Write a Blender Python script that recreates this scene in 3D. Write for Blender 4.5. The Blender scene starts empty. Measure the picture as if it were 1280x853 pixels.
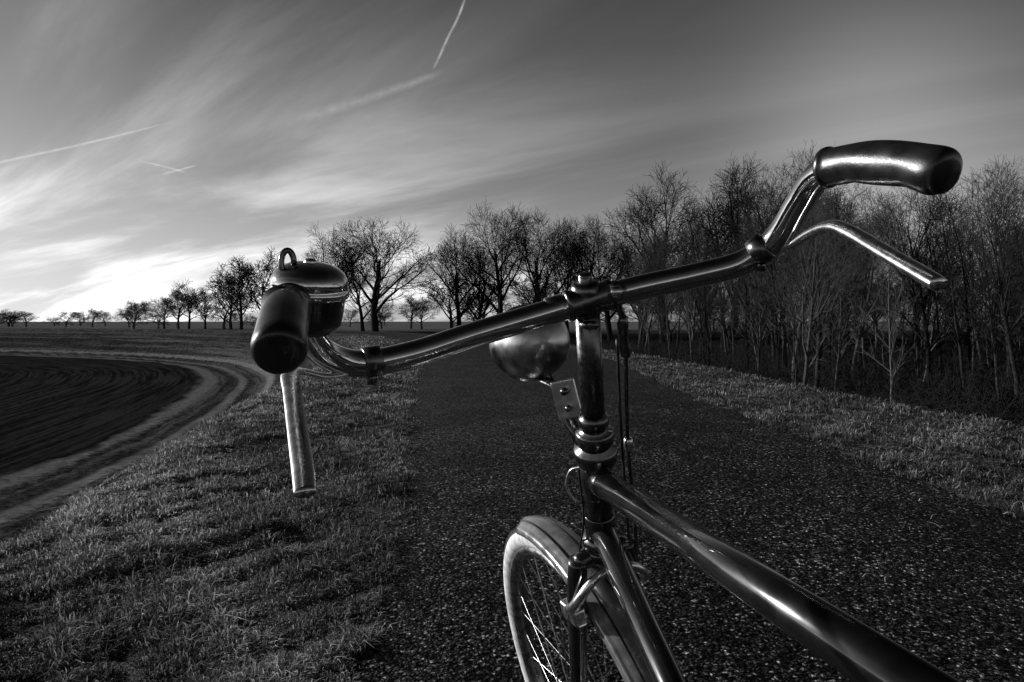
import bpy, math, random
import numpy as np
from mathutils import Vector, Matrix
random.seed(7); rng=np.random.default_rng(7)
sc=bpy.context.scene
sc.view_settings.view_transform='Standard'; sc.view_settings.look='None'; sc.view_settings.exposure=0
CH=0.98
# ---------------------------------------------------------------- helpers
def link(o,parent=None):
    sc.collection.objects.link(o)
    if parent is not None: o.parent=parent
    return o
def mesh_np(name,verts,faces,mat=None,parent=None,smooth=True,attrs=None):
    me=bpy.data.meshes.new(name)
    verts=np.asarray(verts,dtype=np.float32); 
    if isinstance(faces,np.ndarray):
        n,k=faces.shape
        me.vertices.add(len(verts)); me.vertices.foreach_set('co',verts.ravel())
        me.loops.add(n*k); me.loops.foreach_set('vertex_index',faces.astype(np.int32).ravel())
        me.polygons.add(n); me.polygons.foreach_set('loop_start',np.arange(0,n*k,k,dtype=np.int32))
        me.update(calc_edges=True)
    else:
        me.from_pydata([tuple(v) for v in verts.tolist()],[],faces)
    if smooth: me.polygons.foreach_set('use_smooth',[True]*len(me.polygons))
    if attrs:
        for k2,v in attrs.items():
            a=me.attributes.new(k2,'FLOAT','POINT'); a.data.foreach_set('value',np.asarray(v,dtype=np.float32).ravel())
    if mat: me.materials.append(mat)
    me.update()
    return link(bpy.data.objects.new(name,me),parent)
def empty(name):
    e=bpy.data.objects.new(name,None); e.empty_display_size=.1
    return link(e)
def V(x,y,z): return Vector((x,y,z+CH))
def cr(pts,sub):
    pts=[np.array(p,float) for p in pts]
    if sub<=1 or len(pts)<3: return pts
    P=[2*pts[0]-pts[1]]+pts+[2*pts[-1]-pts[-2]]
    out=[]
    for i in range(1,len(P)-2):
        a,b,c,d=P[i-1],P[i],P[i+1],P[i+2]
        for k in range(sub):
            t=k/sub
            out.append(.5*((2*b)+(-a+c)*t+(2*a-5*b+4*c-d)*t*t+(-a+3*b-3*c+d)*t**3))
    out.append(pts[-1]); return out
def sweep(name,pts,rad,mat,parent=None,seg=20,sub=8,flat=None,closed_caps=True,rfun=None):
    if not hasattr(rad,'__len__'): rad=[rad]*len(pts)
    Q=cr([list(p)+[r] for p,r in zip(pts,rad)],sub)
    P=[Vector(q[:3]) for q in Q]; R=[max(q[3],1e-5) for q in Q]
    n=len(P); T=[]
    for i in range(n):
        T.append((P[min(i+1,n-1)]-P[max(i-1,0)]).normalized())
    a=T[0].orthogonal().normalized()
    vs=[];fs=[]
    for i in range(n):
        if flat is not None:
            a=flat[0]-T[i]*flat[0].dot(T[i]); a.normalize()
        else:
            a=(a-T[i]*a.dot(T[i])).normalized()
        b=T[i].cross(a)
        for k in range(seg):
            th=2*math.pi*k/seg
            fa=flat[1] if flat is not None else 1
            off=a*math.cos(th)*fa+b*math.sin(th)
            r=R[i]
            if rfun: r*=rfun(i/(n-1),off)
            vs.append(P[i]+off*r)
    for i in range(n-1):
        for k in range(seg):
            k2=(k+1)%seg
            fs.append((i*seg+k,i*seg+k2,(i+1)*seg+k2,(i+1)*seg+k))
    if closed_caps:
        fs.append(tuple(range(seg))[::-1]); fs.append(tuple((n-1)*seg+k for k in range(seg)))
    return mesh_np(name,[tuple(v) for v in vs],fs,mat,parent)
def lathe(name,o,axis,prof,mat,parent=None,seg=48,cap=False):
    axis=axis.normalized(); a=axis.orthogonal().normalized(); b=axis.cross(a)
    vs=[];fs=[];n=len(prof)
    for r,h in prof:
        for k in range(seg):
            th=2*math.pi*k/seg
            vs.append(tuple(o+axis*h+(a*math.cos(th)+b*math.sin(th))*max(r,1e-5)))
    for i in range(n-1):
        for k in range(seg):
            k2=(k+1)%seg
            fs.append((i*seg+k,i*seg+k2,(i+1)*seg+k2,(i+1)*seg+k))
    ob=mesh_np(name,vs,fs,mat,parent)
    return ob
def rbox(name,c,ax,ay,az,size,mat,parent=None,bev=.002):
    ax=ax.normalized(); ay=(ay-ax*ay.dot(ax)).normalized(); az=ax.cross(ay)
    vs=[];
    for sx in(-1,1):
        for sy in(-1,1):
            for sz in(-1,1):
                vs.append(tuple(c+ax*sx*size[0]/2+ay*sy*size[1]/2+az*sz*size[2]/2))
    fs=[(0,1,3,2),(4,6,7,5),(0,4,5,1),(2,3,7,6),(0,2,6,4),(1,5,7,3)]
    o=mesh_np(name,vs,fs,mat,parent,smooth=False)
    m=o.modifiers.new('bevel','BEVEL'); m.width=bev; m.segments=3
    return o
# ---------------------------------------------------------------- materials
def newmat(name):
    m=bpy.data.materials.new(name); m.use_nodes=True
    nt=m.node_tree; b=nt.nodes['Principled BSDF']; return m,nt,b
def nd(nt,t,**k):
    n=nt.nodes.new(t)
    for a,v in k.items(): setattr(n,a,v)
    return n
def ramp(nt,stops,interp='LINEAR'):
    r=nt.nodes.new('ShaderNodeValToRGB'); r.color_ramp.interpolation=interp
    e=r.color_ramp.elements
    while len(e)<len(stops): e.new(.5)
    for i,(p,c) in enumerate(stops): e[i].position=p; e[i].color=(c,c,c,1)
    return r
def simple(name,col,rough,metal=0,coat=0,nscale=40,var=.3,rvar=.1,bump=0):
    m,nt,b=newmat(name)
    tc=nd(nt,'ShaderNodeTexCoord'); n=nd(nt,'ShaderNodeTexNoise'); n.inputs['Scale'].default_value=nscale; n.inputs['Detail'].default_value=6
    nt.links.new(tc.outputs['Object'],n.inputs['Vector'])
    r=ramp(nt,[(.3,col*(1-var)),(.7,min(1,col*(1+var)))])
    nt.links.new(n.outputs['Fac'],r.inputs[0]); nt.links.new(r.outputs[0],b.inputs['Base Color'])
    r2=ramp(nt,[(.35,max(0.02,rough-rvar)),(.7,rough+rvar)])
    nt.links.new(n.outputs['Fac'],r2.inputs[0]); nt.links.new(r2.outputs[0],b.inputs['Roughness'])
    b.inputs['Metallic'].default_value=metal; b.inputs['Coat Weight'].default_value=coat; b.inputs['Coat Roughness'].default_value=.05
    if bump:
        bp=nd(nt,'ShaderNodeBump'); bp.inputs['Strength'].default_value=bump; bp.inputs['Distance'].default_value=.001
        n3=nd(nt,'ShaderNodeTexNoise'); n3.inputs['Scale'].default_value=nscale*6; nt.links.new(tc.outputs['Object'],n3.inputs['Vector'])
        nt.links.new(n3.outputs['Fac'],bp.inputs['Height']); nt.links.new(bp.outputs[0],b.inputs['Normal'])
    return m
def matte(name,col,lo=.6,hi=1.4):
    m=bpy.data.materials.new(name); m.use_nodes=True; nt=m.node_tree; nt.nodes.remove(nt.nodes['Principled BSDF'])
    d=nd(nt,'ShaderNodeBsdfDiffuse'); oi=nd(nt,'ShaderNodeObjectInfo'); r=ramp(nt,[(0,col*lo),(1,col*hi)])
    nt.links.new(oi.outputs['Random'],r.inputs[0]); nt.links.new(r.outputs[0],d.inputs[0]); nt.links.new(d.outputs[0],nt.nodes['Material Output'].inputs[0])
    return m
M_chrome=simple('chrome',.60,.10,1,0,60,.12,.03,.05)
M_chrome_b=simple('aluminium_lever',.75,.26,1,0,90,.10,.05,.08)
M_shell=simple('lamp_shell_metal',.50,.28,1,0,25,.5,.08,.1)
M_black=simple('black_enamel',.005,.25,0,1,30,.3,.08)
M_darkmet=simple('dark_steel',.16,.26,1,0,150,.2,.06,.10)
M_rubber=simple('grip_rubber',.010,.34,0,.22,80,.3,.08,.12)
M_tyre=simple('tyre_tread',.03,.7,0,0,200,.4,.1,.5)
M_wall=simple('tyre_whitewall',.62,.65,0,0,60,.3,.1,.3)
M_fender=simple('mudguard_paint',.28,.24,.5,.5,50,.3,.1,.2)
M_plast=simple('black_plastic',.012,.35,0,.2,50)
M_rim=simple('steel_rim',.4,.3,1,0,60)
M_leather=simple('saddle_leather',.02,.5,0,.1,100,.4,.1,.4)
M_cable=simple('brake_cable',.02,.4,0,.2,50)
M_bark=matte('bark',.016)
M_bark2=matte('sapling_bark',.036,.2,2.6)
M_barkfar=matte('haze_tinted_bark',.045)  # paler than near bark: distance haze painted into the colour
M_under=matte('dead_undergrowth',.022)
M_straw=matte('straw',.4)
# ---------------------------------------------------------------- dike centreline and terrain
CL=[(1.05,-60),(1.05,-25),(1.05,-6),(1.0,3),(.5,10),(.0,20),(-1.6,30),(-4.5,42),(-10,58),(-21,76),(-42,93),(-80,107),(-160,120),(-300,132),(-600,150)]
cl=np.array(cr([list(p) for p in CL],24))
seglen=np.r_[0,np.cumsum(np.linalg.norm(np.diff(cl,axis=0),axis=1))]
def sdist(x,y):
    x=np.asarray(x,float).ravel(); y=np.asarray(y,float).ravel()
    out=np.empty_like(x); arc=np.empty_like(x)
    A=cl[:-1];B=cl[1:];D=B-A;L2=(D**2).sum(1)
    for s in range(0,len(x),20000):
        px=x[s:s+20000,None];py=y[s:s+20000,None]
        t=((px-A[:,0])*D[:,0]+(py-A[:,1])*D[:,1])/L2; t=np.clip(t,0,1)
        dx=px-(A[:,0]+t*D[:,0]);dy=py-(A[:,1]+t*D[:,1])
        d2=dx*dx+dy*dy; j=d2.argmin(1); r=np.arange(len(j))
        sg=np.sign(D[j,0]*dy[r,j]-D[j,1]*dx[r,j]); sg[sg==0]=1
        out[s:s+20000]=np.sqrt(d2[r,j])*sg
        arc[s:s+20000]=seglen[j]+t[r,j]*np.sqrt(L2[j])
    return out,arc
def sm(x): x=np.clip(x,0,1); return x*x*(3-2*x)
def wob(x,y,f,seed=0):
    return (np.sin(x*f*1.3+seed)*np.cos(y*f+seed*2.1)+np.sin(x*f*2.9+y*f*1.7+seed*.7)*.5+np.cos(y*f*4.1-x*f*3.3+seed)*.3)/1.8
def halfw(y): return np.interp(y,[-60,0,3,10,25,45,60,100],[1.4,1.4,1.5,1.85,2.75,2.3,1.9,1.8])
def softramp(s,a,b,r):
    f=lambda q: np.where(q>20,q,np.log1p(np.exp(np.clip(q,-40,20))))
    return (f((s-a)/r)-f((s-b)/r))*r/(b-a)
def shoulder(y): return 2.95+np.clip(y,0,16)*.10
def height(x,y,s):
    y=np.asarray(y,float);x=np.asarray(x,float)
    sh=shoulder(y)
    L=-3.0*softramp(s,sh,sh+4.9,.14)
    ss=-s
    R=-1.8*softramp(ss,4.3,6.6,.2)+.7*sm((ss-8.0)/3.5)
    z=np.where(s>0,L,R)
    out=sm((np.abs(s)-halfw(y)-.05)/.6)
    z=z+out*(.035*wob(x,y,3.1,1)+.02*wob(x,y,8.,2))*np.clip(1.5-np.abs(s)/30,0.2,1)
    z=z+.08*wob(x,y,.9,7)*sm((s-5.5)/2)*sm((14-s)/3)
    z=z-.01*out
    z=z+.25*wob(x,y,.05,3)*sm((np.abs(s)-20)/30)
    return z
def axis_grid(lo,hi,fine,n):
    t=np.linspace(np.arcsinh(lo/fine),np.arcsinh(hi/fine),n); return np.sinh(t)*fine
xs=axis_grid(-4000,4000,1.8,760); ys=np.r_[axis_grid(-300,-3,3,50)[:-1],axis_grid(-3,7000,3.5,580)]
X,Y=np.meshgrid(xs,ys); X=X.ravel();Y=Y.ravel()
S,ARC=sdist(X,Y); Z=height(X,Y,S)
nx=len(xs);ny=len(ys)
i=np.arange(ny-1)[:,None]*nx+np.arange(nx-1)[None,:]; i=i.ravel()
F=np.stack([i,i+1,i+nx+1,i+nx],1)
# ground material
m,nt,b=newmat('dike_grass_and_field'); L=nt.links.new
tc=nd(nt,'ShaderNodeTexCoord'); aS=nd(nt,'ShaderNodeAttribute',attribute_name='s'); aA=nd(nt,'ShaderNodeAttribute',attribute_name='arc')
def noise(scale,vec,detail=6,rough=.6,dist=0):
    n=nd(nt,'ShaderNodeTexNoise'); n.inputs['Scale'].default_value=scale; n.inputs['Detail'].default_value=detail; n.inputs['Roughness'].default_value=rough; n.inputs['Distortion'].default_value=dist
    L(vec,n.inputs['Vector']); return n.outputs['Fac']
def math_(op,a,b2=None,c=None):
    n=nd(nt,'ShaderNodeMath',operation=op)
    for k,v in enumerate((a,b2,c)):
        if v is None: continue
        if isinstance(v,(int,float)): n.inputs[k].default_value=v
        else: L(v,n.inputs[k])
    return n.outputs[0]
def mix(f,a,b2):
    n=nd(nt,'ShaderNodeMix',data_type='FLOAT'); 
    for k,v in zip((0,2,3),(f,a,b2)):
        if isinstance(v,(int,float)): n.inputs[k].default_value=v
        else: L(v,n.inputs[k])
    return n.outputs[0]
def mrange(v,a,b2,c=0,d=1,smooth=True):
    n=nd(nt,'ShaderNodeMapRange'); 
    if smooth: n.interpolation_type='SMOOTHSTEP'
    L(v,n.inputs[0]); 
    for k,q in zip((1,2,3,4),(a,b2,c,d)): n.inputs[k].default_value=q
    return n.outputs[0]
O=tc.outputs['Object']
n1=noise(.35,O,4); n2=noise(4,O,8,.75); n3=noise(30,O,4,.75)
g=math_('MULTIPLY',math_('MULTIPLY_ADD',n1,1.2,.2),mrange(n2,.35,.68,.25,1.8))
g=math_('MULTIPLY',g,mrange(n3,.35,.65,.4,1.6))
grassc=math_('MULTIPLY',g,.12)
cmb=nd(nt,'ShaderNodeCombineXYZ'); L(aS.outputs['Fac'],cmb.inputs[0]); L(math_('MULTIPLY',aA.outputs['Fac'],.025),cmb.inputs[1])
st=noise(1.1,cmb.outputs[0],5,.7)
rs=mrange(st,.46,.58)
sw=math_('ADD',aS.outputs['Fac'],math_('MULTIPLY',noise(.12,O,3),4.0))
sw0=math_('ADD',aS.outputs['Fac'],math_('MULTIPLY',math_('SUBTRACT',n2,.5),.7))
tz=math_('MULTIPLY',mrange(sw0,3.8,5.2),mrange(sw0,26,40,1,0))
tracks=math_('MULTIPLY',tz,math_('MULTIPLY',rs,.45))
# two wheel ruts of the farm track and the light field margin, running along the dike foot
def band(c,w):
    return mrange(math_('ABSOLUTE',math_('SUBTRACT',sw0,c)),w*.4,w*1.2,1,0)
ruts=math_('MAXIMUM',math_('MAXIMUM',band(9.0,.32),band(10.7,.32)),math_('MULTIPLY',band(12.7,.6),.8))
tracks=math_('MAXIMUM',tracks,ruts)
c1=mix(math_('MULTIPLY',tz,.8),grassc,math_('MULTIPLY',g,.035))
c1=mix(tracks,c1,math_('MULTIPLY',mrange(n2,.3,.7,.5,1.4),.17))
fz=mrange(sw,14.9,15.4)
fur=noise(3.2,cmb.outputs[0],3,.7)
soil=math_('MULTIPLY',math_('MULTIPLY_ADD',n2,.04,.003),mrange(fur,.38,.62,.4,1.4))
c2=mix(fz,c1,soil)
c3=mix(mrange(sw,50,75),c2,math_('MULTIPLY_ADD',n1,.14,.04))
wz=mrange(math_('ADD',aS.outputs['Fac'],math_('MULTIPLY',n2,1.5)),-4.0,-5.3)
c4=mix(wz,c3,math_('MULTIPLY',g,.018))  # ditch and wood floor darkened, ditch shadow painted into the colour
sxy=nd(nt,'ShaderNodeSeparateXYZ'); L(O,sxy.inputs[0])
c4=mix(mrange(sxy.outputs[1],110,220),c4,math_('MULTIPLY_ADD',n1,.10,.08))  # far ground lightened: distance haze painted into the colour
L(c4,b.inputs['Base Color']); b.inputs['Roughness'].default_value=1; b.inputs['Specular IOR Level'].default_value=0
bp=nd(nt,'ShaderNodeBump'); bp.inputs['Strength'].default_value=1; bp.inputs['Distance'].default_value=.09
L(math_('ADD',n2,math_('MULTIPLY',n3,.35)),bp.inputs['Height']); L(bp.outputs[0],b.inputs['Normal'])
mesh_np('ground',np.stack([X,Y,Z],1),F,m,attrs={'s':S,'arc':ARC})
# ---------------------------------------------------------------- road
m,nt,b=newmat('coarse_asphalt'); L=nt.links.new
tc=nd(nt,'ShaderNodeTexCoord'); O=tc.outputs['Object']
vo=nd(nt,'ShaderNodeTexVoronoi'); vo.inputs['Scale'].default_value=78
wv=nd(nt,'ShaderNodeVectorMath',operation='MULTIPLY_ADD'); nn=nd(nt,'ShaderNodeTexNoise'); nn.inputs['Scale'].default_value=60; nn.inputs['Detail'].default_value=1; L(O,nn.inputs['Vector'])
L(nn.outputs['Color'],wv.inputs[0]); wv.inputs[1].default_value=(.02,.02,.02); L(O,wv.inputs[2]); L(wv.outputs[0],vo.inputs['Vector'])
sep=nd(nt,'ShaderNodeSeparateColor'); L(vo.outputs['Color'],sep.inputs[0])
r1=ramp(nt,[(0,.006),(.55,.026),(.82,.08),(.94,.28),(1,.65)]); L(sep.outputs[0],r1.inputs[0])
rd=ramp(nt,[(.2,1),(.6,.12)]); L(vo.outputs['Distance'],rd.inputs[0])
big=mrange(noise(1.1,O,6,.7),.3,.7,.45,1.5)
fine_=mrange(noise(420,O,2,.7),.35,.7,.4,1.8)
col=math_('MULTIPLY',math_('MULTIPLY',math_('MULTIPLY',r1.outputs[0],rd.outputs[0]),big),fine_)
L(col,b.inputs['Base Color']); L(math_('MULTIPLY',math_('MULTIPLY',sep.outputs[2],rd.outputs[0]),.35),b.inputs['Specular IOR Level'])
rr=math_('MULTIPLY_ADD',sep.outputs[1],.4,.4); L(rr,b.inputs['Roughness'])
bp=nd(nt,'ShaderNodeBump',invert=True); bp.inputs['Strength'].default_value=1; bp.inputs['Distance'].default_value=.011
hh=math_('ADD',math_('MULTIPLY',vo.outputs['Distance'],math_('ADD',sep.outputs[2],.4)),math_('MULTIPLY',noise(40,O,4,.7),.8)); L(hh,bp.inputs['Height']); L(bp.outputs[0],b.inputs['Normal'])
fine=np.array(cr([list(p) for p in CL[1:-2]],160))
T=np.gradient(fine,axis=0); T/=np.linalg.norm(T,axis=1)[:,None]; N=np.stack([-T[:,1],T[:,0]],1)
hw=halfw(fine[:,1]); 
jl=.05*wob(fine[:,1],fine[:,1]*.3,5,1)+.04*wob(fine[:,1],fine[:,1],19,4)
jr=.06*wob(fine[:,1],fine[:,1]*.3,4,9)+.04*wob(fine[:,1],fine[:,1],17,5)
cols=[]
for k,u_ in enumerate(np.linspace(-1,1,9)):
    w=np.where(u_>0,hw+jl,hw+jr)*u_
    cols.append(np.c_[fine+N*w[:,None],np.full(len(fine),.010-.006*abs(u_)**2+.02*(1-u_*u_))])
RV=np.stack(cols,1).reshape(-1,3); n=len(fine)
i=(np.arange(n-1)[:,None]*9+np.arange(8)[None,:]).ravel()
mesh_np('asphalt_path',RV,np.stack([i+1,i,i+9,i+10],1),m)
# ---------------------------------------------------------------- grass blades
def blades(name,N_,dmin,dmax,amin,amax,keep,hscale,mat,wk=1.0,bias=0.0):
    lam=rng.random(N_); d=dmin*(dmax/dmin)**lam
    a=np.radians(rng.uniform(amin,amax,N_))
    x=d*np.sin(a)/1.0; y=d*np.cos(a)
    s,_=sdist(x,y); k=keep(x,y,s)
    x,y,s,d=x[k],y[k],s[k],d[k]; n=len(x)
    z=height(x,y,s)
    cl_=np.clip(.5+.6*wob(x,y,5.,3)+.4*wob(x,y,17.,6),.1,1.6)
    h=hscale*rng.uniform(.4,1.3,n)*cl_*(1+.02*d)
    tall=rng.random(n)<.02; h=np.where(tall,h*1.8,h)
    w=(.0007+.00045*d)*rng.uniform(.7,1.4,n)*wk
    th=rng.uniform(0,2*np.pi,n); lean=rng.uniform(.2,1.9,n)
    dx=np.cos(th)*lean; dy=np.sin(th)*lean
    ps=th+np.pi/2+rng.uniform(-.8,.8,n); px=np.cos(ps)*w; py=np.sin(ps)*w
    B0=np.stack([x-px,y-py,z-.01],1);B1=np.stack([x+px,y+py,z-.01],1)
    mx=x+dx*h*.4;my=y+dy*h*.4;mz=z+h*.65
    C0=np.stack([mx-px*.8,my-py*.8,mz],1);C1=np.stack([mx+px*.8,my+py*.8,mz],1)
    TP=np.stack([x+dx*h,y+dy*h,z+h*(1-.25*lean)],1)
    Vv=np.stack([B0,B1,C1,C0,TP],1).reshape(-1,3)
    j=np.arange(n)*5
    F_=np.concatenate([np.stack([j,j+1,j+2],1),np.stack([j,j+2,j+3],1),np.stack([j+3,j+2,j+4],1)])
    pale=.20*wob(x,y,1.3,8)+.22*np.clip(wob(x,y,4.1,11),-.5,1)+bias+.18*np.exp(-((s-shoulder(y)+.1)/.55)**2)  # pale turf patches, plus a sunlit shoulder rim painted into the blade tone
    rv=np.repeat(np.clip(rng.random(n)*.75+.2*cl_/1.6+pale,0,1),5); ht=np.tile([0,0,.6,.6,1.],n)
    return mesh_np(name,Vv,F_,mat,attrs={'rnd':rv,'ht':ht},smooth=False)
m,nt,b=newmat('dry_grass'); L=nt.links.new
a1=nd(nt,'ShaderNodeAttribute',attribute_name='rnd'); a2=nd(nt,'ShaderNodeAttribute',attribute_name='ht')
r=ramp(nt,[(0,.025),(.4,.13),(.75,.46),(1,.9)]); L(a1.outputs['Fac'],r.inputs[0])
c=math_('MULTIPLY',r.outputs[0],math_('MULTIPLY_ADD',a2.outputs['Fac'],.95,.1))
nt.nodes.remove(b); b=nd(nt,'ShaderNodeBsdfDiffuse'); L(c,b.inputs[0])
tr=nd(nt,'ShaderNodeBsdfTranslucent'); L(c,tr.inputs[0]); mx=nd(nt,'ShaderNodeMixShader'); mx.inputs[0].default_value=.4
L(b.outputs[0],mx.inputs[1]); L(tr.outputs[0],mx.inputs[2]); L(mx.outputs[0],nt.nodes['Material Output'].inputs[0])
def keepL(x,y,s): return (s>halfw(y)-.02+.2*wob(x,y,3,2)*rng.random(len(x)))&(s<shoulder(y)+.45)
def keepR(x,y,s): return (-s>halfw(y)-.02+.15*wob(x,y,3,2))&(-s<5.0)
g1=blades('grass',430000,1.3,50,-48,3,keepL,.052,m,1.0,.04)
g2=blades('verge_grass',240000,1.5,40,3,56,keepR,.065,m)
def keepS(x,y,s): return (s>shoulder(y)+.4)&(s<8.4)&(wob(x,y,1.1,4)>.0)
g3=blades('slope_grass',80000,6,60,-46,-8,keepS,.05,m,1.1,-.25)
# straw litter / twigs on the path
vs=[];fs=[]
for k in range(520):
    road=k>=390
    if not road: y=random.uniform(2,14); x=2.6+random.gauss(.4,.5)
    else: y=random.uniform(1.8,12); x=random.uniform(-.6,2.4)
    L_=random.uniform(.015,.06)*(1 if k%9 else 2.2) if road else random.uniform(.03,.13); th=random.uniform(0,math.pi); w=random.uniform(.0006,.0018)*(1 if road else 1.6)
    z=.042 if x<2.3 else .03+random.random()*.03
    dx,dy=math.cos(th)*L_/2,math.sin(th)*L_/2; bx,by=-math.sin(th)*w,math.cos(th)*w
    mxo=random.uniform(-.08,.08)*L_
    b0=len(vs)
    vs+=[(x-dx-bx,y-dy-by,z),(x-dx+bx,y-dy+by,z),(x+bx-mxo*math.sin(th),y+by+mxo*math.cos(th),z+.006),(x-bx-mxo*math.sin(th),y-by+mxo*math.cos(th),z+.006),(x+dx+bx,y+dy+by,z+.002),(x+dx-bx,y+dy-by,z+.002)]
    fs+=[(b0,b0+1,b0+2,b0+3),(b0+3,b0+2,b0+4,b0+5)]
mesh_np('straw_litter',vs,fs,M_straw,smooth=False)
# ---------------------------------------------------------------- trees
class TB:
    def __init__(s): s.v=[];s.f=[]
    def poly(s,P,R,k):
        b0=len(s.v); n=len(P)
        for i in range(n):
            t=(P[min(i+1,n-1)]-P[max(i-1,0)]).normalized(); a=t.orthogonal().normalized(); c=t.cross(a)
            for q in range(k):
                th=2*math.pi*q/k; s.v.append(tuple(P[i]+(a*math.cos(th)+c*math.sin(th))*R[i]))
        for i in range(n-1):
            for q in range(k):
                q2=(q+1)%k; s.f.append((b0+i*k+q,b0+i*k+q2,b0+(i+1)*k+q2,b0+(i+1)*k+q))
def rv(rnd):
    return Vector((rnd.gauss(0,1),rnd.gauss(0,1),rnd.gauss(0,1)))
def grow(tb,rnd,p,d,length,r,lev,cfg):
    n=cfg['seg'][lev]; P=[p.copy()];R=[r]; D=[d.copy()]
    rend=r*cfg['taper'][lev]
    for i in range(n):
        d=(d+rv(rnd)*cfg['wob'][lev]+Vector((0,0,cfg['up'][lev]))).normalized()
        p=p+d*length/n; P.append(p.copy()); D.append(d.copy()); R.append(max(r+(rend-r)*(i+1)/n,cfg['rmin']))
    tb.poly(P,R,cfg['k'][lev])
    if lev+1<len(cfg['n']):
        c=cfg['n'][lev+1]; st=cfg['start'][lev]; az=rnd.random()*6.28
        for j in range(c):
            t=st+(1-st)*(j+rnd.random()*.8)/c; t=min(t,.999)
            i=int(t*n); fr=t*n-i
            q=P[i].lerp(P[i+1],fr); dd=D[i]; rr=R[i]+(R[i+1]-R[i])*fr
            az+=2.4+rnd.uniform(-.4,.4)
            a=dd.orthogonal().normalized(); b_=dd.cross(a)
            side=a*math.cos(az)+b_*math.sin(az)
            ang=math.radians(cfg['ang'][lev]*rnd.uniform(.7,1.25)*(1.15-.35*t))
            nd_=(dd*math.cos(ang)+side*math.sin(ang)).normalized()
            ln=cfg['len'][lev+1]*rnd.uniform(.65,1.2)*(1-cfg['fall'][lev]*abs(t-cfg['peak'])/(1-cfg['peak'] if t>cfg['peak'] else cfg['peak']))
            grow(tb,rnd,q,nd_,max(ln,.1),min(rr*.85,max(rr*.6,cfg['rmin'])),lev+1,cfg)
def tree_mesh(name,seed,cfg,mat):
    rnd=random.Random(seed); tb=TB()
    grow(tb,rnd,Vector((0,0,-.3)),Vector((rnd.gauss(0,.03),rnd.gauss(0,.03),1)).normalized(),cfg['len'][0],cfg['r0'],0,cfg)
    me=bpy.data.meshes.new(name)
    v=np.array(tb.v,dtype=np.float32); f=np.array(tb.f,dtype=np.int32)
    me.vertices.add(len(v)); me.vertices.foreach_set('co',v.ravel()); me.loops.add(f.size); me.loops.foreach_set('vertex_index',f.ravel())
    me.polygons.add(len(f)); me.polygons.foreach_set('loop_start',np.arange(0,f.size,4,dtype=np.int32)); me.update(calc_edges=True)
    me.polygons.foreach_set('use_smooth',[True]*len(f)); me.materials.append(mat)
    return me,float(v[:,2].max())
big_=dict(n=[1,10,8,7,5],len=[8.5,7.2,3.2,1.7,.95],seg=[7,6,4,2,2],wob=[.07,.11,.14,.16,.2],up=[.0,.09,.05,.04,.02],
 taper=[.25,.22,.3,.4,.5],k=[7,5,3,3,3],start=[.25,.25,.2,.1],ang=[50,40,42,42],fall=[.35,.5,.5,.4],peak=.3,r0=.38,rmin=.012)
mid_=dict(n=[1,13,8,6,3],len=[8.5,4.2,1.9,1.0,.5],seg=[8,5,3,2,1],wob=[.06,.11,.14,.16,.2],up=[.0,.14,.08,.05,.02],
 taper=[.2,.22,.3,.4,.5],k=[6,4,3,3,3],start=[.2,.2,.15,.1],ang=[42,38,40,40],fall=[.5,.5,.5,.4],peak=.3,r0=.15,rmin=.006)
sap=dict(n=[1,20,6,3],len=[7.6,2.1,.9,.45],seg=[8,3,2,1],wob=[.045,.1,.12,.2],up=[.01,.16,.08,.04],
 taper=[.15,.25,.4,.5],k=[5,3,3,3],start=[.18,.12,.1],ang=[38,35,40],fall=[.55,.4,.4],peak=.35,r0=.06,rmin=.005)
bigs=[tree_mesh('bare_crown',100+k,big_,M_bark) for k in range(4)]
mids=[tree_mesh('mid_crown',150+k,mid_,M_bark2) for k in range(3)]
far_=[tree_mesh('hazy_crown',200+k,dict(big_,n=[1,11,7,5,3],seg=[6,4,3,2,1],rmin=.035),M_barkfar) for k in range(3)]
saps=[tree_mesh('sapling',300+k,dict(sap,len=[7.6+.5*(k%3),1.8+.25*k,.9,.45]),M_bark2) for k in range(5)]
def gz(x,y):
    s,_=sdist([x],[y]); return float(height(np.array([x]),np.array([y]),s)[0])
def put(me,x,y,H,name,parent=None,wide=1.0):
    o=bpy.data.objects.new(name,me[0]); s=H/me[1]; o.location=(x,y,gz(x,y)); o.scale=(s*wide,s*wide,s); o.rotation_euler=(0,0,random.uniform(0,6.28))
    return link(o,parent)
TR=[(-19.3,105,17.6,1.2),(-28.5,115,18,1.0),(-24.5,122,14,1.0),(-7.1,100,15,1.0),(-1.6,92,17.3,.95),(3.2,90,17,.95),(-4.6,97,13.5,.9),
 (6.6,87,13.8,.8),(8.9,86,15.2,.8),(11.2,84,13.5,.9),(14.0,80,12.5,.9),(15.2,74,17.4,.95),(18.6,71,14.5,.9),(20,68,18.3,.95),(23,66,15,.9),(26,60,13,.9),(12.5,70,10,.9),(30,66,14.5,.9),(35,64,14,.9)]
for k,(x,y,H,w) in enumerate(TR): put(bigs[k%4],x,y,H,'bare_tree',None,w)
row=empty('distant_tree_row')
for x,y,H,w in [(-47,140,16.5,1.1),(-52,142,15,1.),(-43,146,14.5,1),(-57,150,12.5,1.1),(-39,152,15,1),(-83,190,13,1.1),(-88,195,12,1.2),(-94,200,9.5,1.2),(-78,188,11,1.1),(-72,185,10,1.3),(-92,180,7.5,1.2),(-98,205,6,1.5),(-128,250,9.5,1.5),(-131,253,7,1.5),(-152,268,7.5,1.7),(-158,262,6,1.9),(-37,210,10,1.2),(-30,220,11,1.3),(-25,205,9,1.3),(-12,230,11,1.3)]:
    put(far_[random.randrange(3)],x,y,H,'tree',row,w)
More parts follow.
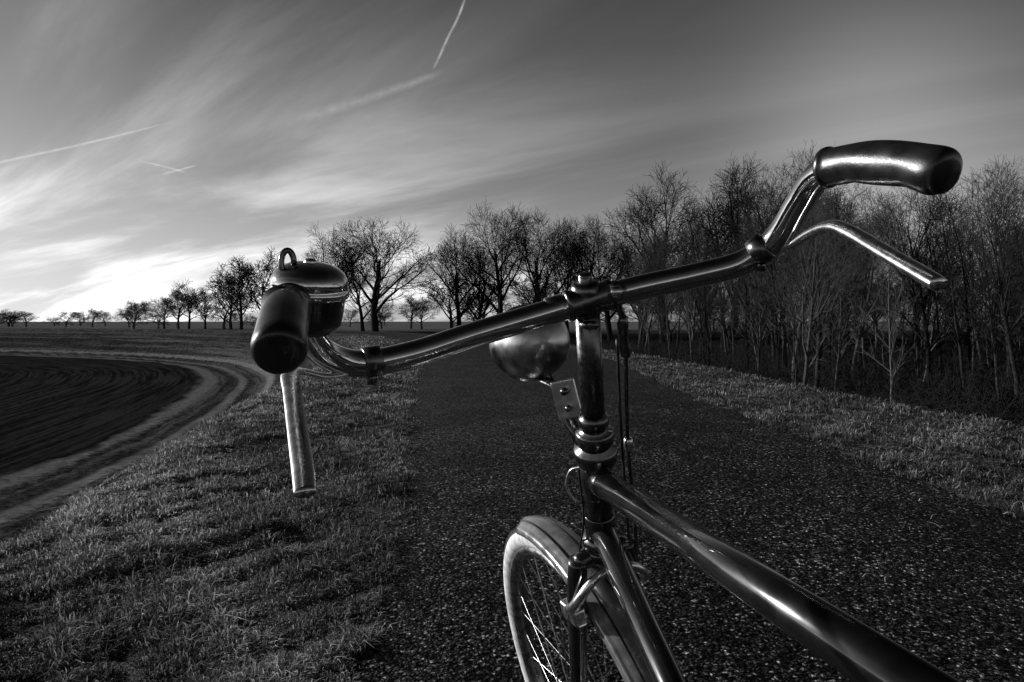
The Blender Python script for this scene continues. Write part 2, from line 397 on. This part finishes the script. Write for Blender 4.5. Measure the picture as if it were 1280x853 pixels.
for k in range(26):
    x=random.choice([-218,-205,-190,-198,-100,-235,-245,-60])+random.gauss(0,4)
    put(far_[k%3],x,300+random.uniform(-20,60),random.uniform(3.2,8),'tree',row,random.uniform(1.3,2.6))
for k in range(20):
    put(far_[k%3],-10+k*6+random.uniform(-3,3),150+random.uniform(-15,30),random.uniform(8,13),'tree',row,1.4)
tb=TB(); rnd=random.Random(9)
for k in range(2600):
    x=rnd.uniform(-420,60); y=rnd.uniform(395,425); hh_=(1.2+2.2*max(0,.3+float(wob(x,0,.09,2))))*rnd.uniform(.5,1.2)
    p=Vector((x,y,-3.2)); d=Vector((rnd.gauss(0,.5),0,1)).normalized(); tb.poly([p,p+d*hh_*.6,p+d*hh_+Vector((rnd.gauss(0,.3),0,0))],[.5,.35,.08],3)
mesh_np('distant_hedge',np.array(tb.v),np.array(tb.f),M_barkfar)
wood=empty('young_woodland')
cnt=0
def cap_h(y): return 1.9+.235*y
for k in range(1500):
    y=random.uniform(13,60); x=random.uniform(8.8,46)
    s=float(sdist([x],[y])[0][0])
    if -s<8.8: continue
    if y<17 and x<15: continue
    if x/y<.13 or x/y>1.05: continue
    if random.random()> (1.0 if -s<18 else .45): continue
    if cnt>=150: break
    H=min(random.uniform(5.0,7.4)*(1+ .1*(random.random()<.2)), cap_h(y)+random.uniform(-.6,.5))
    if cnt%3==0 and y>20: put(mids[random.randrange(3)],x,y,min(random.uniform(6.5,9.5),cap_h(y)+.5),'young_tree',wood,random.uniform(.8,1.0))
    else: put(saps[random.randrange(5)],x,y,H,'sapling',wood,random.uniform(1.,1.4))
    cnt+=1
# undergrowth
tb=TB(); rnd=random.Random(5)
ux=np.array([1+rnd.uniform(5.5,30)*(rnd.random()**.8) for _ in range(9000)]); uy=np.array([rnd.uniform(6,60)*rnd.uniform(.6,1) for _ in range(9000)])
us,_=sdist(ux,uy); uz=height(ux,uy,us); cc=0
for k in range(9000):
    x,y=ux[k],uy[k]
    if x/y<.12 or x/y>1.5 or -us[k]<6.6: continue
    cc+=1
    if cc>3800: break
    p=Vector((x,y,uz[k])); d=Vector((rnd.gauss(0,.5),rnd.gauss(0,.5),1)).normalized(); P=[p]; n=3; Ls=rnd.uniform(.3,1.3)*(1+.5*max(0,wob(x,y,.5,2)))
    for q in range(n):
        d=(d+rv(rnd)*.25+Vector((0,0,-.1))).normalized(); P.append(P[-1]+d*Ls/n)
    tb.poly(P,[.011,.009,.006,.003],3)
    for q in range(5):
        i=rnd.randrange(1,4); d2=(rv(rnd)+Vector((0,0,.6))).normalized()*Ls*.3
        tb.poly([P[i],P[i]+d2*.5,P[i]+d2+rv(rnd)*.03],[.006,.005,.003],3)
mesh_np('undergrowth',np.array(tb.v),np.array(tb.f),M_under)
# ---------------------------------------------------------------- bicycle
bike=empty('bicycle')
a=math.radians(20);Ln=math.radians(15)
Z=Vector((0,0,1)); h=Vector((-math.sin(a),math.cos(a),0)); l=Vector((-math.cos(a),-math.sin(a),0))
u=Z*math.cos(Ln)+l*math.sin(Ln); lat=u.cross(h).normalized()
n_=(-u*.927+h*.375).normalized()
S0=V(.0805,.80,.026)
def ax(t): return S0+n_*t
sweep('stem',[ax(.0),ax(.2)],.0140,M_darkmet,bike,32,1)
lathe('stem_bolt',ax(0),-n_,[(.0,.028),(.006,.028),(.0075,.026),(.0075,.019),(.012,.018),(.0155,.015),(.0175,.008),(.0175,-.004),(.016,-.012),(.0145,-.02)],M_darkmet,bike)
lathe('headset',ax(0),n_,[(.0135,.150),(.0170,.153),(.0180,.157),(.0180,.163),(.0160,.165),(.0160,.170),(.021,.172),(.023,.175),(.023,.186),(.0215,.190),(.019,.192),(.019,.194),(.0255,.197),(.0265,.203),(.0255,.214),(.0215,.221),(.0185,.226)],M_darkmet,bike,6*8)
sweep('head_tube',[ax(.215),ax(.34)],.0180,M_black,bike,32,1)
lathe('lower_headset',ax(0),n_,[(.018,.332),(.023,.336),(.024,.344),(.0215,.350),(.017,.353)],M_darkmet,bike)
bar=[V(-.178,.565,.014),V(-.181,.62,.008),V(-.184,.665,-.012),V(-.176,.705,-.032),V(-.15,.735,-.042),V(-.10,.757,-.033),V(-.04,.773,-.014),V(.03,.788,.007),V(.0805,.797,.022),V(.14,.80,.037),V(.20,.80,.050),V(.25,.796,.064),V(.278,.775,.088),V(.287,.735,.120),V(.290,.70,.138),V(.297,.66,.141)]
sweep('handlebar',bar,.0136,M_chrome,bike,32,10)
d_=(bar[9]-bar[7]).normalized()
sweep('bar_clamp',[bar[8]-d_*.024,bar[8]-d_*.022,bar[8]-d_*.018,bar[8]-d_*.016,bar[8]+d_*.022,bar[8]+d_*.024,bar[8]+d_*.028,bar[8]+d_*.030],[.0138,.0175,.0175,.0160,.0160,.0175,.0175,.0138],M_darkmet,bike,32,1)
sweep('bar_ferrule',[bar[8]-d_*.045,bar[8]-d_*.044,bar[8]-d_*.026,bar[8]-d_*.025],[.0137,.0150,.0150,.0137],M_chrome,bike,32,1)
sweep('clamp_bolt',[bar[8]+h*(-.020)-Z*.026,bar[8]+h*.02-Z*.026],.005,M_darkmet,bike,6,1)
def gripf(t,off):
    dn=max(0,-off.z)
    return 1+dn*.13*(abs(math.sin(t*math.pi*5))**.7)*(1 if t<.93 else 0)
def grip(name,A,B):
    ts=(0,.015,.05,.09,.2,.4,.6,.8,.9,.955,.985,1.0)
    pts=[A.lerp(B,t) for t in ts]
    for i,t in enumerate(ts): pts[i]=pts[i]+Z*.007*math.sin(t*math.pi)
    sweep(name,pts,[.0140,.0172,.0178,.0162,.0165,.0176,.0178,.0180,.0185,.0172,.0125,.002],M_rubber,bike,40,5,rfun=gripf)
grip('right_grip',V(.287,.678,.1415),V(.338,.568,.114))
grip('left_grip',V(-.1805,.60,.014),V(-.154,.487,-.022))
def lever(name,pts,side,k):
    sweep(name,pts,[.0040,.0055,.0065,.0080,.0080,.0080,.0080,.0075],M_chrome_b,bike,20,6,flat=(side,k))
up_=Vector((0,-.35,1)).normalized()
lever('left_brake_lever',[V(-.150,.735,-.048),V(-.176,.705,-.052),V(-.194,.682,-.046),V(-.1985,.662,-.047),V(-.186,.627,-.061),V(-.166,.572,-.083),V(-.146,.517,-.105),V(-.138,.493,-.1145)],up_,.5)
lever('right_brake_lever',[V(.272,.785,.076),V(.288,.765,.079),V(.297,.735,.088),V(.303,.70,.090),V(.308,.67,.080),V(.314,.62,.057),V(.3205,.568,.033),V(.322,.558,.028)],up_,.75)
for nm,c,dirv in(('left_lever_clamp',bar[4].lerp(bar[5],.2),(bar[5]-bar[4]).normalized()),('right_lever_clamp',bar[11].lerp(bar[12],.5),(bar[12]-bar[11]).normalized())):
    sweep(nm,[c-dirv*.009,c-dirv*.008,c+dirv*.008,c+dirv*.009],[.0138,.0158,.0158,.0138],M_darkmet,bike,28,1)
    sweep(nm+'_screw',[c-Z*.010,c-Z*.023],.005,M_darkmet,bike,12,1)
# bell
bc=V(-.1755,.640,.022); ba=Vector((.10,-.22,1)).normalized()
lathe('bell_dome',bc,ba,[(.0305,.0),(.0335,.001),(.0340,.004),(.0334,.007),(.0322,.0085),(.0327,.010),(.0318,.016),(.0290,.021),(.024,.025),(.017,.028),(.009,.0295),(.0,.030)],M_chrome,bike,64)
lathe('bell_base',bc,ba,[(.0312,.0005),(.0305,-.003),(.0300,-.012),(.0280,-.024),(.020,-.032),(.0,-.033)],M_plast,bike,48)
lathe('bell_cap',bc,ba,[(.0,.033),(.004,.0325),(.0055,.031),(.0055,.028)],M_chrome_b,bike,24)
rc=bc+ba*.028+Vector((-.016,-.012,.0)); ring=[rc+Vector((.0048*math.cos(t),.002*math.cos(t),0))+Z*.0105*math.sin(t) for t in np.linspace(0,2*math.pi,25)]
sweep('bell_thumb_lever',ring,.0026,M_darkmet,bike,10,1)
sweep('bell_bracket',[bc-ba*.018,bc-ba*.03+Vector((.0,.01,-.005)),V(-.180,.655,-.008)],[.008,.007,.008],M_darkmet,bike,14,4)
# headlamp
hc=V(.030,.985,-.028)
ha=(h+Z*-.05).normalized()
lathe('headlamp_shell',hc,ha,[(.0,-.045),(.012,-.0435),(.026,-.038),(.038,-.028),(.0465,-.012),(.0495,.008),(.0500,.022),(.0525,.024),(.0525,.034),(.049,.036)],M_shell,bike,56)
lathe('headlamp_lens',hc,ha,[(.049,.034),(.03,.040),(.0,.043)],simple('lamp_glass',.5,.1,0,.5),bike,48)
sweep('lamp_bracket',[hc-Z*.045,V(.060,.925,-.085),V(.073,.893,-.125),V(.093,.893,-.165)],[.004,.007,.008,.006],M_darkmet,bike,12,6,flat=(h,.35))
rbox('lamp_bracket_plate',V(.066,.893,-.094),Vector((.25,0,-1)),Vector((-.3,-1,0)),Z,(.048,.006,.030),M_chrome_b,bike,.002)
sweep('bracket_bolt',[V(.062,.880,-.084),V(.066,.903,-.084)],.005,M_darkmet,bike,6,1)
sweep('bracket_bolt_2',[V(.067,.880,-.104),V(.070,.903,-.104)],.004,M_darkmet,bike,6,1)
# brake rod to the right of stem
sweep('brake_rod_pivot',[V(.108,.785,.040),V(.114,.80,.020),V(.122,.812,.004)],[.006,.0045,.004],M_darkmet,bike,12,5)
sweep('brake_rod_eye',[V(.105,.775,.030),V(.118,.790,.033)],.006,M_chrome_b,bike,14,1)
sweep('brake_rod_adjuster',[V(.121,.812,.006),V(.1215,.813,.000),V(.124,.823,-.018),V(.1275,.83,-.036),V(.128,.832,-.040)],[.003,.0065,.0055,.0065,.003],M_darkmet,bike,14,3)
sweep('brake_rod',[V(.122,.813,.0),V(.128,.832,-.04),V(.141,.90,-.150),V(.156,.945,-.245),V(.166,.985,-.32)],.0024,M_darkmet,bike,10,6)
lathe('brake_rod_nut',V(.1415,.90,-.150),n_,[(.002,-.01),(.0055,-.009),(.0055,.006),(.002,.008)],M_chrome_b,bike,6)
sweep('brake_rod_thin',[V(.118,.83,-.02),V(.127,.87,-.10),V(.136,.905,-.17),V(.150,.95,-.28)],.0018,M_cable,bike,10,8)
sweep('wire_loop',[V(.085,.905,-.178),V(.072,.915,-.185),V(.068,.92,-.205),V(.078,.92,-.222),V(.092,.925,-.226)],.0016,M_chrome_b,bike,8,6)
sweep('lamp_wire',[V(.05,.96,-.07),V(.075,.92,-.12),V(.083,.915,-.19),V(.09,.93,-.25),V(.085,.96,-.31)],.0015,M_cable,bike,8,6)
# fork + wheel
crown=ax(.36); f_=(u*.375+h*.927).normalized()
C=ax(.78)+f_*.05
R_=C.z/math.cos(Ln)
R_=min(max(R_,.335),.352)
lathe('fork_crown',crown,n_,[(.0,-.012),(.020,-.012),(.024,-.004),(.024,.01),(.016,.018),(0,.018)],M_black,bike)
sweep('fork_crown_bridge',[crown+lat*.037+n_*.006,crown+n_*.0,crown-lat*.037+n_*.006],[.011,.015,.011],M_black,bike,20,6)
for sgn,nm in((1,'left'),(-1,'right')):
    sweep(nm+'_fork_blade',[crown+lat*sgn*.034,crown+n_*.06+lat*sgn*.040,crown+n_*.2+lat*sgn*.045+f_*.004,crown+n_*.34+lat*sgn*.047+f_*.020,C+lat*sgn*.048],[.0125,.0130,.012,.009,.007],M_black,bike,24,6)
def wheel(pref,C,h,u,lat,R_,fphi):
    rt=.019; Rc=R_-rt
    def prof(t0,t1,n,rr=rt): return [(Rc+rr*math.cos(t),rr*math.sin(t)) for t in np.linspace(math.radians(t0),math.radians(t1),n)]
    lathe(pref+'_tyre_tread',C,lat,prof(-50,50,14,rt+.0006),M_tyre,bike,160)
    lathe(pref+'_tyre_wall_left',C,lat,prof(50,165,14),M_wall,bike,160)
    lathe(pref+'_tyre_wall_right',C,lat,prof(-165,-50,14),M_wall,bike,160)
    lathe(pref+'_rim',C,lat,[(Rc-.014,.012),(Rc-.017,.0155),(Rc-.022,.0155),(Rc-.030,.010),(Rc-.033,0),(Rc-.030,-.010),(Rc-.022,-.0155),(Rc-.017,-.0155),(Rc-.014,-.012)],M_rim,bike,120)
    vs=[];fs=[]
    for k in range(150):
        ph=2*math.pi*k/150
        for off in(-.010,-.0035,.0035,.010):
            p2=ph+(.01 if abs(off)<.005 else 0)
            ce=C+(h*math.cos(p2)+u*math.sin(p2))*(R_+.0012-abs(off)*.25)+lat*off
            t=(-h*math.sin(p2)+u*math.cos(p2)); r=(h*math.cos(p2)+u*math.sin(p2))
            b0=len(vs)
            for (i,j) in((-1,-1),(1,-1),(1,1),(-1,1)): vs.append(tuple(ce+t*i*.0048+lat*j*.0024+r*.0016))
            for (i,j) in((-1,-1),(1,-1),(1,1),(-1,1)): vs.append(tuple(ce+t*i*.0055+lat*j*.003-r*.004))
            fs+=[(b0,b0+1,b0+2,b0+3),(b0,b0+4,b0+5,b0+1),(b0+1,b0+5,b0+6,b0+2),(b0+2,b0+6,b0+7,b0+3),(b0+3,b0+7,b0+4,b0)]
    mesh_np(pref+'_tread_blocks',vs,fs,M_tyre,bike,smooth=False)
    lathe(pref+'_hub',C,lat,[(.0,-.055),(.006,-.055),(.006,-.035),(.022,-.033),(.022,-.029),(.012,-.026),(.010,0),(.012,.026),(.022,.029),(.022,.033),(.006,.035),(.006,.055),(0,.055)],M_chrome_b,bike,32)
    tb=TB()
    for k in range(36):
        ph=2*math.pi*k/36; sd=1 if k%2 else -1; q=ph+(.9 if (k//2)%2 else -.9)
        A=C+(h*math.cos(q)+u*math.sin(q))*.021+lat*sd*.031; B=C+(h*math.cos(ph)+u*math.sin(ph))*(Rc-.03)
        tb.poly([A,B],[.001,.001],6)
    mesh_np(pref+'_spokes',tb.v,tb.f,M_rim,bike)
    Rf=R_+.004; 
    vs=[];fs=[];n=90;mq=17
    for i in range(n):
        ph=math.radians(fphi[0]+(fphi[1]-fphi[0])*i/(n-1)); rr=h*math.cos(ph)+u*math.sin(ph)
        for j in range(mq):
            th=math.radians(-88+176*j/(mq-1)); taper=min(1,.45+i/6)
            vs.append(tuple(C+rr*(Rf-.008+.019*math.cos(th)+(.003 if j in(2,14) else 0))+lat*(.030*math.sin(th))*taper))
    for i in range(n-1):
        for j in range(mq-1): fs.append((i*mq+j,i*mq+j+1,(i+1)*mq+j+1,(i+1)*mq+j))
    o=mesh_np(pref+'_mudguard',vs,fs,M_fender,bike)
    md=o.modifiers.new('thick','SOLIDIFY'); md.thickness=.0012
    for s_ in(-.42,.42):
        vs=[];fs=[]
        for i in range(n):
            ph=math.radians(fphi[0]+3+(fphi[1]-fphi[0]-6)*i/(n-1)); rr=h*math.cos(ph)+u*math.sin(ph)
            for w in(-.04,.04):
                th=s_+w*1.2; vs.append(tuple(C+rr*(Rf-.008+.0205*math.cos(th))+lat*.0315*math.sin(th)))
        for i in range(n-1): fs.append((2*i,2*i+1,2*i+3,2*i+2))
        mesh_np(pref+'_mudguard_pinstripe',vs,fs,M_black,bike)
    for ph in (fphi[1]-12,fphi[1]-50):
        ph=math.radians(ph); rr=h*math.cos(ph)+u*math.sin(ph)
        for sd in(1,-1): sweep(pref+'_mudguard_stay',[C+lat*sd*.05,C+rr*(R_-.02)+lat*sd*.034,C+rr*(R_+.002)+lat*sd*.031],.0022,M_chrome_b,bike,8,4)
wheel('front',C,h,u,lat,R_,(74,205))
# front brake
for sd in(1,-1):
    sweep('brake_arm',[crown-h*.022+n_*.02,crown-h*.026+lat*sd*.03+n_*.03,crown-h*.02+lat*sd*.052+n_*.06,crown+h*.012+lat*sd*.05+n_*.085,crown+h*.02+lat*sd*.030+n_*.10],[.006,.006,.007,.006,.005],M_chrome_b,bike,14,6)
    rbox('brake_shoe',crown+h*.004+lat*sd*.045+n_*.088,h,u,lat,(.048,.024,.018),M_chrome_b,bike,.004)
sweep('brake_bolt',[crown-h*.04+n_*.02,crown+h*.04+n_*.02],.005,M_chrome_b,bike,12,1)
# frame
a2=math.radians(11.7);L2=math.radians(13)
h2=Vector((-math.sin(a2),math.cos(a2),0)); l2=Vector((-math.cos(a2),-math.sin(a2),0)); u2=Z*math.cos(L2)+l2*math.sin(L2); lat2=u2.cross(h2).normalized()
T0=ax(.245)
def FR(s,d,w=0): return T0-h2*s-u2*d+lat2*w
sweep('top_tube',[T0,FR(.70,0)],.0160,M_black,bike,40,1)
sweep('top_tube_lug',[FR(.005,0),FR(.035,0),FR(.037,0)],[.0180,.0173,.0162],M_black,bike,32,1)
lathe('head_lug',ax(0),n_,[(.0182,.222),(.0198,.224),(.0198,.262),(.0182,.266)],M_black,bike)
BB=FR(.45,.51); sweep('down_tube',[ax(.318),BB],.0160,M_black,bike,32,1)
lathe('lower_head_lug',ax(0),n_,[(.0182,.298),(.0198,.300),(.0198,.332),(.0182,.335)],M_black,bike)
SC=FR(.70,0); sweep('seat_tube',[BB,SC,SC+(SC-BB).normalized()*.03],.0145,M_black,bike,28,1)
sd_=(SC-BB).normalized(); ST=SC+sd_*.07
sweep('seat_post',[SC,ST],.0125,M_chrome,bike,24,1)
RA=FR(.90,.455); Rr=RA.z/math.cos(L2)
RA=RA+u2*((.345-Rr)); 
wheel('rear',RA,h2,u2,lat2,.345,(15,215))
for sd in(1,-1):
    sweep('chain_stay',[BB+lat2*sd*.025,BB.lerp(RA,.3)+lat2*sd*.035,RA+lat2*sd*.055],.008,M_black,bike,16,5)
    sweep('seat_stay',[SC+lat2*sd*.016,SC.lerp(RA,.3)+lat2*sd*.036,RA+lat2*sd*.055],.007,M_black,bike,16,5)
    cd=(u2*-.7-h2*.7*sd if sd>0 else u2*.7+h2*.7).normalized()
    sweep('crank_arm',[BB+lat2*sd*.055,BB+lat2*sd*.062+cd*.17],[.011,.008],M_chrome,bike,14,1)
    rbox('pedal',BB+lat2*sd*.11+cd*.17,lat2,h2,u2,(.09,.065,.022),M_rubber,bike,.004)
sweep('bottom_bracket',[BB-lat2*.055,BB+lat2*.055],.02,M_black,bike,24,1)
lathe('chainring',BB-lat2*.045,lat2,[(.02,.001),(.035,.002),(.088,.002),(.093,0),(.088,-.002),(.035,-.002),(.02,-.001)],M_chrome,bike,64)
lathe('sprocket',RA-lat2*.045,lat2,[(.02,.002),(.036,.0),(.02,-.002)],M_darkmet,bike,32)
for e in(1,-1): sweep('chain',[BB-lat2*.045+u2*e*.092,RA-lat2*.045+u2*e*.036],.004,M_darkmet,bike,8,1)
kb=RA+lat2*.06+h2*.03-u2*.02; ke=kb+l2*.16+h2*.05; ke.z=.035
sweep('kickstand',[kb,kb.lerp(ke,.5),ke,ke+Vector((-.02,0,0))],.008,M_chrome_b,bike,12,3)
# saddle
vs=[];fs=[];n=24;mq=17
sc0=ST+u2*.035-h2*.03
for i in range(n):
    t=i/(n-1); hwid=.022+.06*sm(np.array((t-.3)/.6))*1.0; hwid=float(hwid)*(1 if t<.93 else .85)*(1 if t>.03 else .6)
    for j in range(mq):
        q=-1+2*j/(mq-1)
        zz=-.055*abs(q)**2.6*(1-.35*t)+.012*(t-.5)**2*4+(.0 if .03<t<.97 else -.015)
        vs.append(tuple(sc0+h2*(.10-.27*t)+lat2*hwid*math.sin(q*math.pi/2)+u2*zz))
for i in range(n-1):
    for j in range(mq-1): fs.append((i*mq+j,i*mq+j+1,(i+1)*mq+j+1,(i+1)*mq+j))
o=mesh_np('saddle',vs,fs,M_leather,bike); md=o.modifiers.new('t','SOLIDIFY'); md.thickness=.008
for sd in(1,-1): sweep('saddle_rail',[sc0+h2*.07-u2*.03,sc0-u2*.04+lat2*sd*.02,sc0-h2*.13-u2*.03+lat2*sd*.05],.0035,M_chrome_b,bike,8,5)
# ---------------------------------------------------------------- contrails
m,nt,b=newmat('contrail_vapour'); L=nt.links.new
tc=nd(nt,'ShaderNodeTexCoord'); at=nd(nt,'ShaderNodeAttribute',attribute_name='edge'); al=nd(nt,'ShaderNodeAttribute',attribute_name='along')
nf=noise(.02,tc.outputs['Object'],5)
al_=math_('MULTIPLY',math_('MULTIPLY',at.outputs['Fac'],al.outputs['Fac']),math_('MULTIPLY_ADD',nf,1.8,-.2))
al_=math_('MULTIPLY',al_,.55)
em=nd(nt,'ShaderNodeEmission'); em.inputs[1].default_value=.85; tp=nd(nt,'ShaderNodeBsdfTransparent'); mx=nd(nt,'ShaderNodeMixShader')  # vapour glows by emission, standing in for sunlight on it
L(al_,mx.inputs[0]);L(tp.outputs[0],mx.inputs[1]);L(em.outputs[0],mx.inputs[2]);L(mx.outputs[0],nt.nodes['Material Output'].inputs[0])
def contrail(pts,w,f0,f1,st_=1.0):
    P=[Vector(q) for q in cr(pts,12)]; n=len(P); vs=[];fs=[];e=[];al=[]
    for i,p in enumerate(P):
        t=(P[min(i+1,n-1)]-P[max(i-1,0)]).normalized(); s_=t.cross(p.normalized()).normalized()
        f=i/(n-1); ww=w*(f0+(f1-f0)*f)
        for q,ee in((-1,0),(0,1),(1,0)): vs.append(tuple(p+s_*q*ww)); e.append(ee*st_); al.append(min(1,6*f,6*(1-f)+.0))
        if i: b0=(i-1)*3; fs+=[(b0,b0+1,b0+4,b0+3),(b0+1,b0+2,b0+5,b0+4)]
    mesh_np('contrail',vs,fs,m,attrs={'edge':e,'along':al})
D=4000.
contrail([(-235,D,1800),(-290,D,1650),(-350,D,1530),(-385,D,1450),(-430,D,1360)],9,1.0,1.1)
contrail([(-3000,D,800),(-2770,D,861),(-2300,D,965),(-1820,D,1085)],9,1.4,.8)
contrail([(-2020,D,870),(-1880,D,838),(-1760,D,805)],8,.6,1.2)
contrail([(-1900,D,795),(-1780,D,826),(-1700,D,848)],8,1,.7)
contrail([(-350,D,1360),(-600,D,1270),(-900,D,1170),(-1250,D,1070)],30,.7,1.4,.35)
# ---------------------------------------------------------------- sky
w=bpy.data.worlds.new("World"); sc.world=w; w.use_nodes=True; nt=w.node_tree; L=nt.links.new
SE,SR=math.radians(15),math.radians(-70)
sky=nd(nt,'ShaderNodeTexSky',sky_type='NISHITA'); sky.sun_disc=False; sky.sun_elevation=SE; sky.sun_rotation=SR
sky.air_density=1.2; sky.dust_density=1.5; sky.ozone_density=1
spc=nd(nt,'ShaderNodeSeparateColor'); L(sky.outputs[0],spc.inputs[0])   # red-filter monochrome
tc=nd(nt,'ShaderNodeTexCoord'); sx=nd(nt,'ShaderNodeSeparateXYZ'); L(tc.outputs['Generated'],sx.inputs[0])
zz=math_('MAXIMUM',sx.outputs[2],0.0); den=math_('ADD',zz,.14)
cv=nd(nt,'ShaderNodeCombineXYZ'); L(math_('DIVIDE',sx.outputs[0],den),cv.inputs[0]); L(math_('DIVIDE',sx.outputs[1],den),cv.inputs[1])
vr=nd(nt,'ShaderNodeVectorRotate',rotation_type='Z_AXIS'); vr.inputs['Angle'].default_value=math.radians(36); L(cv.outputs[0],vr.inputs['Vector'])
mp=nd(nt,'ShaderNodeMapping'); mp.inputs['Scale'].default_value=(.24,1.1,1); L(vr.outputs[0],mp.inputs[0])
cn=noise(.9,mp.outputs[0],8,.58,.7)
rc_=math_('MULTIPLY',mrange(cn,.40,.72),mrange(sx.outputs[0],.45,-.35,.25,1))
x_=math_('MULTIPLY',math_('POWER',spc.outputs[0],1.5),.15)
sk=math_('DIVIDE',x_,math_('MULTIPLY_ADD',x_,.75,1.0))
sk=math_('MULTIPLY',sk,math_('EXPONENT',math_('MULTIPLY',zz,-2.9)))
cloud=math_('MULTIPLY_ADD',rc_,1.35,.80)
tot=math_('MULTIPLY',sk,cloud)
vd=nd(nt,'ShaderNodeVectorMath',operation='DOT_PRODUCT'); vn=nd(nt,'ShaderNodeVectorMath',operation='NORMALIZE'); L(tc.outputs['Generated'],vn.inputs[0]); L(vn.outputs[0],vd.inputs[0]); vd.inputs[1].default_value=Vector((.49,1,.25)).normalized()
gl=math_('MULTIPLY',math_('POWER',math_('MAXIMUM',vd.outputs['Value'],0.0),90.0),.19)
tot=math_('ADD',tot,gl)
bg=nt.nodes['Background']; L(tot,bg.inputs[0]); bg.inputs[1].default_value=1.0
sl=bpy.data.lights.new('sun','SUN'); sl.energy=5.0; sl.angle=math.radians(.6); sl.color=(1,1,1)
so=bpy.data.objects.new('sun',sl); link(so)
az=SR; sd3=Vector((math.sin(az)*math.cos(SE),math.cos(az)*math.cos(SE),math.sin(SE)))
so.rotation_euler=sd3.to_track_quat('Z','Y').to_euler(); so.location=(-20,10,15)
# ---------------------------------------------------------------- camera
cd_=bpy.data.cameras.new('camera'); cd_.lens=26; cd_.sensor_width=36; cd_.shift_y=-24.5/1280; cd_.clip_start=.02; cd_.clip_end=20000
co=bpy.data.objects.new('camera',cd_); co.location=(0,0,CH); co.rotation_euler=(math.radians(90),0,0); link(co); sc.camera=co
